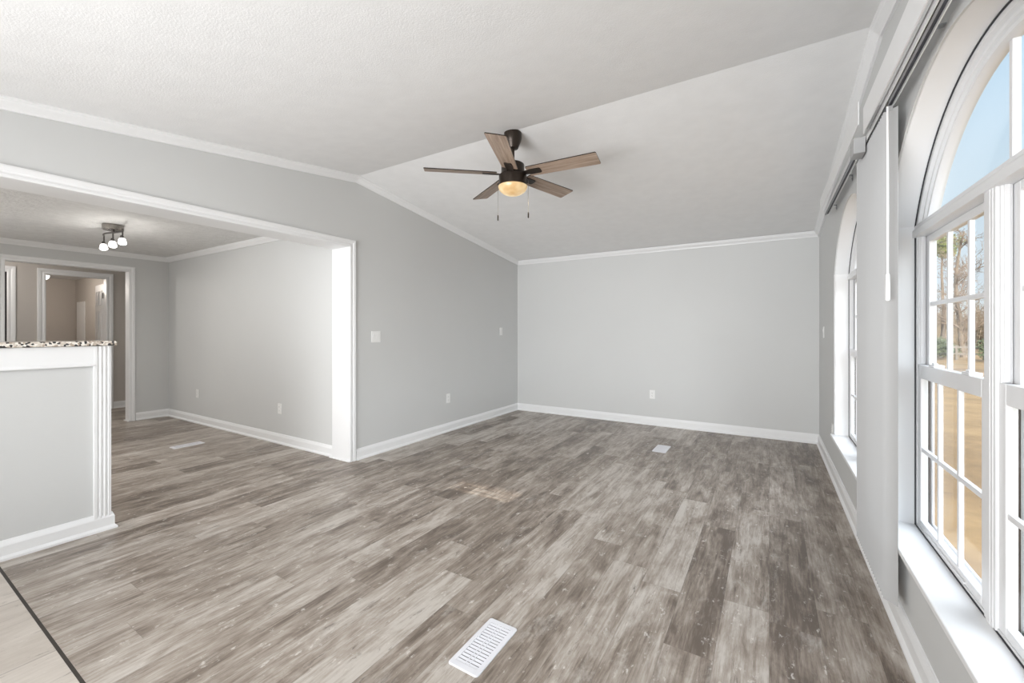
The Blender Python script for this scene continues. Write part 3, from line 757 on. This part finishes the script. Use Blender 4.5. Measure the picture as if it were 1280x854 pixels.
# ------------------------------------------------------------------ switches and outlets (local: plate faces -Y)
def plate_thing(name, label, cat, loc, rz, width, kind, gangs=1, group=None):
    t = thing(name, label, cat, loc, group); t.rotation_euler = (0, 0, rz)
    L = Vector(loc); sh = lambda mb: MBo(mb, L)
    p = obj('plate', sh(MB().box(-width/2, width/2, -.006, 0, -.058, .058)), 'plate', t, bevel=.003)
    if kind == 'outlet':
        for s in (-1, 1):
            r = obj('receptacle', sh(MB().prism([(.017*math.cos(a), s*.020+.0145*max(-.85, min(.85, math.sin(a)))) for a in [2*PI*i/20 for i in range(20)]], lambda u, z, d: (u, d, z), -.0085, -.005)), 'plate', t)
            mb = MB()
            for u in (-.0065, .0065): mb.box(u-.0011, u+.0011, -.0088, -.008, s*.020-.002, s*.020+.006)
            mb.tube([(0, -.0088, s*.020-.008), (0, -.008, s*.020-.008)], .0022, 8)
            obj('slot', sh(mb), 'slot', r)
        obj('screw', sh(MB().tube([(0, -.0068, 0), (0, -.0055, 0)], .003, 10)), 'plate', t)
    else:
        for g in range(gangs):
            u = (g-(gangs-1)/2)*.046
            obj('rocker', sh(MB().prism([(-.006, -.033), (-.0105, .030), (-.009, .033), (-.005, .033), (-.005, -.033)], lambda y, z, d: (u+d, y, z), -.0165, .0165)), 'plate', t, bevel=.001)
            [obj('screw', sh(MB().tube([(u, -.0068, q), (u, -.0055, q)], .0028, 10)), 'plate', t) for q in (.048, -.048)]
    return t
LW, BWALL, RW, DW = -PI/2+PI, 0.0, -PI/2, 0.0
plate_thing('light_switch', 'double white rocker switch beside the white opening casing', 'light switch', (XL, 2.937, 1.200), PI/2, .116, 'switch', 2)
plate_thing('light_switch', 'narrow white switch high on grey wall near the back left corner', 'light switch', (XL, 5.29, 1.252), PI/2, .070, 'switch', 1)
plate_thing('light_switch', 'thin white switch on the window wall near the back right corner', 'light switch', (XR, 5.30, 1.245), -PI/2, .070, 'switch', 1)
plate_thing('wall_outlet', 'white outlet low on grey wall between the opening and back corner', 'outlet', (XL, 4.072, .414), PI/2, .070, 'outlet')
plate_thing('wall_outlet', 'white outlet low on the back wall facing the camera', 'outlet', (-1.334, YB, .410), 0, .070, 'outlet')
plate_thing('wall_outlet', 'white outlet on dining wall near the far dining corner', 'outlet', (-6.678, YD, .402), 0, .070, 'outlet')
plate_thing('wall_outlet', 'white outlet on dining wall closer to the white opening jamb', 'outlet', (-4.677, YD, .388), 0, .070, 'outlet')
plate_thing('wall_outlet', 'white outlet under window wall beside the far arched window reveal', 'outlet', (XR, 4.62, .385), -PI/2, .070, 'outlet')

# ------------------------------------------------------------------ floor registers
def register(label, x, y, w_, l_, sw, sl_):
    t = thing('floor_register', label, 'floor register', (x, y, 0), 'white metal floor registers')
    mb = MB(); z = .005                                     # rounded flange with an open middle
    def rr(hx, hy, r, zz, n=6):
        return [(x+sx*(hx-r)+r*math.cos(a), y+sy*(hy-r)+r*math.sin(a), zz) for (sx, sy, a0) in ((1,1,0),(-1,1,PI/2),(-1,-1,PI),(1,-1,1.5*PI)) for a in [a0+PI/2*i/n for i in range(n+1)]]
    mb.sweep([rr(w_/2, l_/2, .012, 0), rr(w_/2, l_/2, .012, .003), rr(w_/2-.004, l_/2-.004, .010, z), rr(sw/2, sl_/2, .003, z), rr(sw/2, sl_/2, .003, 0)], closed=True)
    obj('flange', mb, 'register', t)
    obj('duct', MB().box(x-sw/2, x+sw/2, y-sl_/2, y+sl_/2, .0003, .0010), 'duct', t)
    n = 15; gap = sl_/n; mb = MB()
    for k in range(n):
        yy = y-sl_/2+gap*(k+.5)
        ha = .0056; za, zb_ = .0028, .0044
        mb.add([(x-sw/2, yy-ha, za), (x+sw/2, yy-ha, za), (x+sw/2, yy+ha, zb_), (x-sw/2, yy+ha, zb_), (x-sw/2, yy-ha, za-.0008), (x+sw/2, yy-ha, za-.0008), (x+sw/2, yy+ha, zb_-.0008), (x-sw/2, yy+ha, zb_-.0008)],
               [(0,1,2,3),(4,7,6,5),(0,4,5,1),(1,5,6,2),(2,6,7,3),(3,7,4,0)])
    mb.box(x-.010, x-.007, y-sl_/2, y+sl_/2, .0030, .0049); mb.box(x+.007, x+.010, y-sl_/2, y+sl_/2, .0030, .0049)
    obj('louvers', mb, 'register', t)
    mb = MB(); mb.box(x-sw/2-.001, x-sw/2+.006, y+.02, y+.035, .003, .0085); obj('damper_lever', mb, 'register', t)
    return t
register('large white slotted floor register nearest the bottom edge of the photo', -.972, 1.376, .138, .292, .098, .240)
register('white floor register out on the planks before the back wall', -.980, 4.655, .138, .292, .098, .240)
register('white floor register in the dining room, past the opening', -5.463, 2.077, .135, .290, .098, .240)

# ------------------------------------------------------------------ outdoors
GZ = -0.80
mb = MB(); mb.add([(.3, -12, GZ), (120, -12, GZ), (120, 160, GZ), (.3, 160, GZ)], [(0, 1, 2, 3)])
mb2 = MB(); mb2.add([(-60, 6.2, GZ), (.3, 6.2, GZ), (.3, 160, GZ), (-60, 160, GZ)], [(0, 1, 2, 3)])
mb.add(mb2.v, mb2.f)
struct('ground', mb, 'lawn')
struct('wall_foundation', MB().box(XR+.02, XF+.06, YN-.1, YB+.1, GZ, -.1), 'exterior')

def bare_tree(seed, h, spread, trunk_r, twig_n=5):
    rnd = random.Random(seed); tb, cb = MB(), MB()
    def limb(mb, p, d, L, r, n, sides, wob):
        pts = [Vector(p)]; rs = [r]; dd = Vector(d).normalized()
        for i in range(n):
            dd = (dd + Vector((rnd.uniform(-wob, wob), rnd.uniform(-wob, wob), rnd.uniform(-wob*.4, wob*.7)))).normalized()
            pts.append(pts[-1]+dd*(L/n)); rs.append(r*(1-.75*(i+1)/n))
        mb.tube(pts, rs, sides); return pts, rs
    tp, trs = limb(tb, (0, 0, -.1), (rnd.uniform(-.08, .08), rnd.uniform(-.08, .08), 1), h*.86, trunk_r, 9, 8, .10)
    def kids(pts, rs, lvl, L):
        cnt = (34, 11, 7)[lvl] if lvl < 3 else 0
        for _ in range(cnt):
            i = rnd.uniform(.10 if lvl == 0 else .2, .98)*(len(pts)-1); k = min(int(i), len(pts)-2); f = i-k
            p = pts[k].lerp(pts[k+1], f); r = rs[k]*(1-f)+rs[k+1]*f
            ax_ = (pts[k+1]-pts[k]).normalized(); az = rnd.uniform(0, 2*PI); o = ax_.orthogonal().normalized(); o.rotate(Matrix.Rotation(az, 3, ax_))
            d = ax_*rnd.uniform(.35, .95) + o*spread*.8 + Vector((0, 0, .15))
            ln = L*rnd.uniform(.45, 1.0)*(1-.5*i/(len(pts)-1) if lvl == 0 else 1)
            rr = max(.014, r*.38) if lvl < 2 else .011
            q, s_ = limb(cb, p, d, ln, rr, 4 if lvl < 2 else 2, 4 if lvl < 1 else 3, .28)
            if lvl < 2: kids(q, s_, lvl+1, ln*.50)
    kids(tp, trs, 0, h*.30)
    return tb, cb
def plant_tree(name, label, x, y, meshes, s=1.0, rz=0.0, group=None):
    t = thing(name, label, 'tree', (x, y, GZ), group); t.rotation_euler = (0, 0, rz); t.scale = (s, s, s)
    for nm, me in meshes:
        o = bpy.data.objects.new(nm, me); COL.objects.link(o); o.parent = t
    return t
def mesh_of(name, mb, m):
    me = bpy.data.meshes.new(name); me.from_pydata([tuple(p) for p in mb.v], [], mb.f); me.materials.append(M[m]); return me
variants = []
for sd, h, spd, r in ((3, 11, 1.05, .19), (11, 10, .95, .10), (23, 9, 1.05, .09)):
    a, b = bare_tree(sd, h, spd, r); variants.append([('trunk', mesh_of('trunk', a, 'bark')), ('branches', mesh_of('branches', b, 'twig'))])
plant_tree('bare_tree', 'tall bare tree with thick pale trunk, centred in the left upper sash', 12.9, 46.2, variants[0], 1.04, .4)
spots = [(9.0, 50.5, 1, .80, 1.1), (17.6, 47.5, 2, .90, 3.3), (13.6, 54.5, 1, .98, 0.3), (18.8, 55.5, 0, .85, 4.0), (11.0, 59.5, 2, 1.1, 2.9),
         (33.5, 52.0, 0, .9, 2.2), (38.5, 50.0, 1, 1.0, 3.1), (44.0, 53.0, 2, 1.1, .4), (50.0, 50.0, 1, 1.05, 4.8), (22.6, 50.0, 1, .95, 0.9), (24.0, 58.0, 2, 1.1, 3.9), (21.4, 64.0, 0, 1.0, 4.4), (5.6, 57.0, 2, 1.05, 5.6), (28.2, 54.0, 1, 1.0, 1.2)]
for x, y, v, s, rz in spots:
    plant_tree('bare_tree', 'slim bare tree in the dense woods across the lawn', x, y, variants[v], s, rz, 'bare woods beyond the lawn')
def leaf_cloud(mb, c, r, n, size, rnd, flat=.7):
    for _ in range(n):
        d = Vector((rnd.gauss(0, 1), rnd.gauss(0, 1), rnd.gauss(0, 1))).normalized()*r*rnd.random()**.4; d.z *= flat
        p = Vector(c)+d; u = Vector((rnd.uniform(-1, 1), rnd.uniform(-1, 1), rnd.uniform(-1, 1))).normalized(); v = u.orthogonal()
        s = size*rnd.uniform(.6, 1.3)
        mb.add([p-u*s, p+v*s*.5, p+u*s, p-v*s*.5], [(0, 1, 2, 3)])
rnd = random.Random(5)
mb = MB(); tb = MB(); tb.tube([(0, 0, -.1), (.1, 0, 4), (0, .1, 8), (.1, 0, 11.6)], [.16, .13, .09, .04], 8)
for z, r in ((10.4, 1.0), (11.2, 1.0), (11.9, .7), (9.8, .8), (10.8, 1.1)): leaf_cloud(mb, (rnd.uniform(-.5, .5), rnd.uniform(-.5, .5), z), r, 420, .13, rnd)
me = [('trunk', mesh_of('trunk', tb, 'bark')), ('needles', mesh_of('needles', mb, 'needles'))]
plant_tree('pine_tree', 'green pine crown high among the bare trees, left of the window view', 15.8, 62.5, me, 1.06)
mb = MB()
for k in range(6): leaf_cloud(mb, (rnd.uniform(-1.0, 1.0), rnd.uniform(-.8, .8), rnd.uniform(.5, 1.5)), .8, 220, .12, rnd, .9)
shm = mesh_of('shrub', mb, 'shrubleaf')
for (x, y, s, lab) in ((9.75, 40.2, .75, 'dark green shrub at the wood edge below the pine'), (13.1, 40.0, .75, 'dark evergreen shrub right of the thick bare tree trunk'), (11.35, 43.5, .5, 'low dark shrub just left of the thick bare tree trunk')):
    o = bpy.data.objects.new('shrub', shm); COL.objects.link(o); o.location = (x, y, GZ); o.scale = (s, s, s); tag(o, lab, 'shrub')
# dry undergrowth along the wood edge: nobody could count it
mb = MB()
for _ in range(15000):
    x = rnd.uniform(8, 52); y = 71+rnd.gauss(0, 1.2); z = GZ; hh = rnd.uniform(.8, 7.6)*rnd.uniform(.5, 1)
    d = Vector((rnd.uniform(-.4, .4), rnd.uniform(-.4, .4), 1)).normalized()*hh; q = Vector((.045, .0, 0)); q2 = Vector((rnd.uniform(-.5, .5), rnd.uniform(-.4, .4), rnd.uniform(.3, .8)))*.6
    b0 = Vector((x, y, z)); mb.add([b0-q, b0+q, b0+d], [(0, 1, 2)])
    m0 = b0+d*.5; mb.add([m0-q*.6, m0+q*.6, m0+q2], [(0, 1, 2)]); m0 = b0+d*.75; q2 = Vector((-q2.x, q2.y, q2.z)); mb.add([m0-q*.5, m0+q*.5, m0+q2], [(0, 1, 2)])
o = obj('dry_brush', mb, 'brush'); tag(o, 'tangle of dry tan undergrowth along the edge of the woods', 'undergrowth', None, 'stuff')
# low rail fence in front of the woods
t = thing('rail_fence', 'low pale rail fence running along the edge of the woods', 'fence', (14, 41.6, GZ))
mb = MB(); mb.box(2, 32, 41.55, 41.6, GZ+.85, GZ+.98); obj('rail', mb, 'fence', t)
mb = MB(); mb.box(2, 32, 41.55, 41.6, GZ+.40, GZ+.50); obj('rail', mb, 'fence', t)
for k in range(11):
    obj('post', MB().box(2.5+k*2.9, 2.62+k*2.9, 41.6, 41.72, GZ-.1, GZ+1.05), 'fence', t)
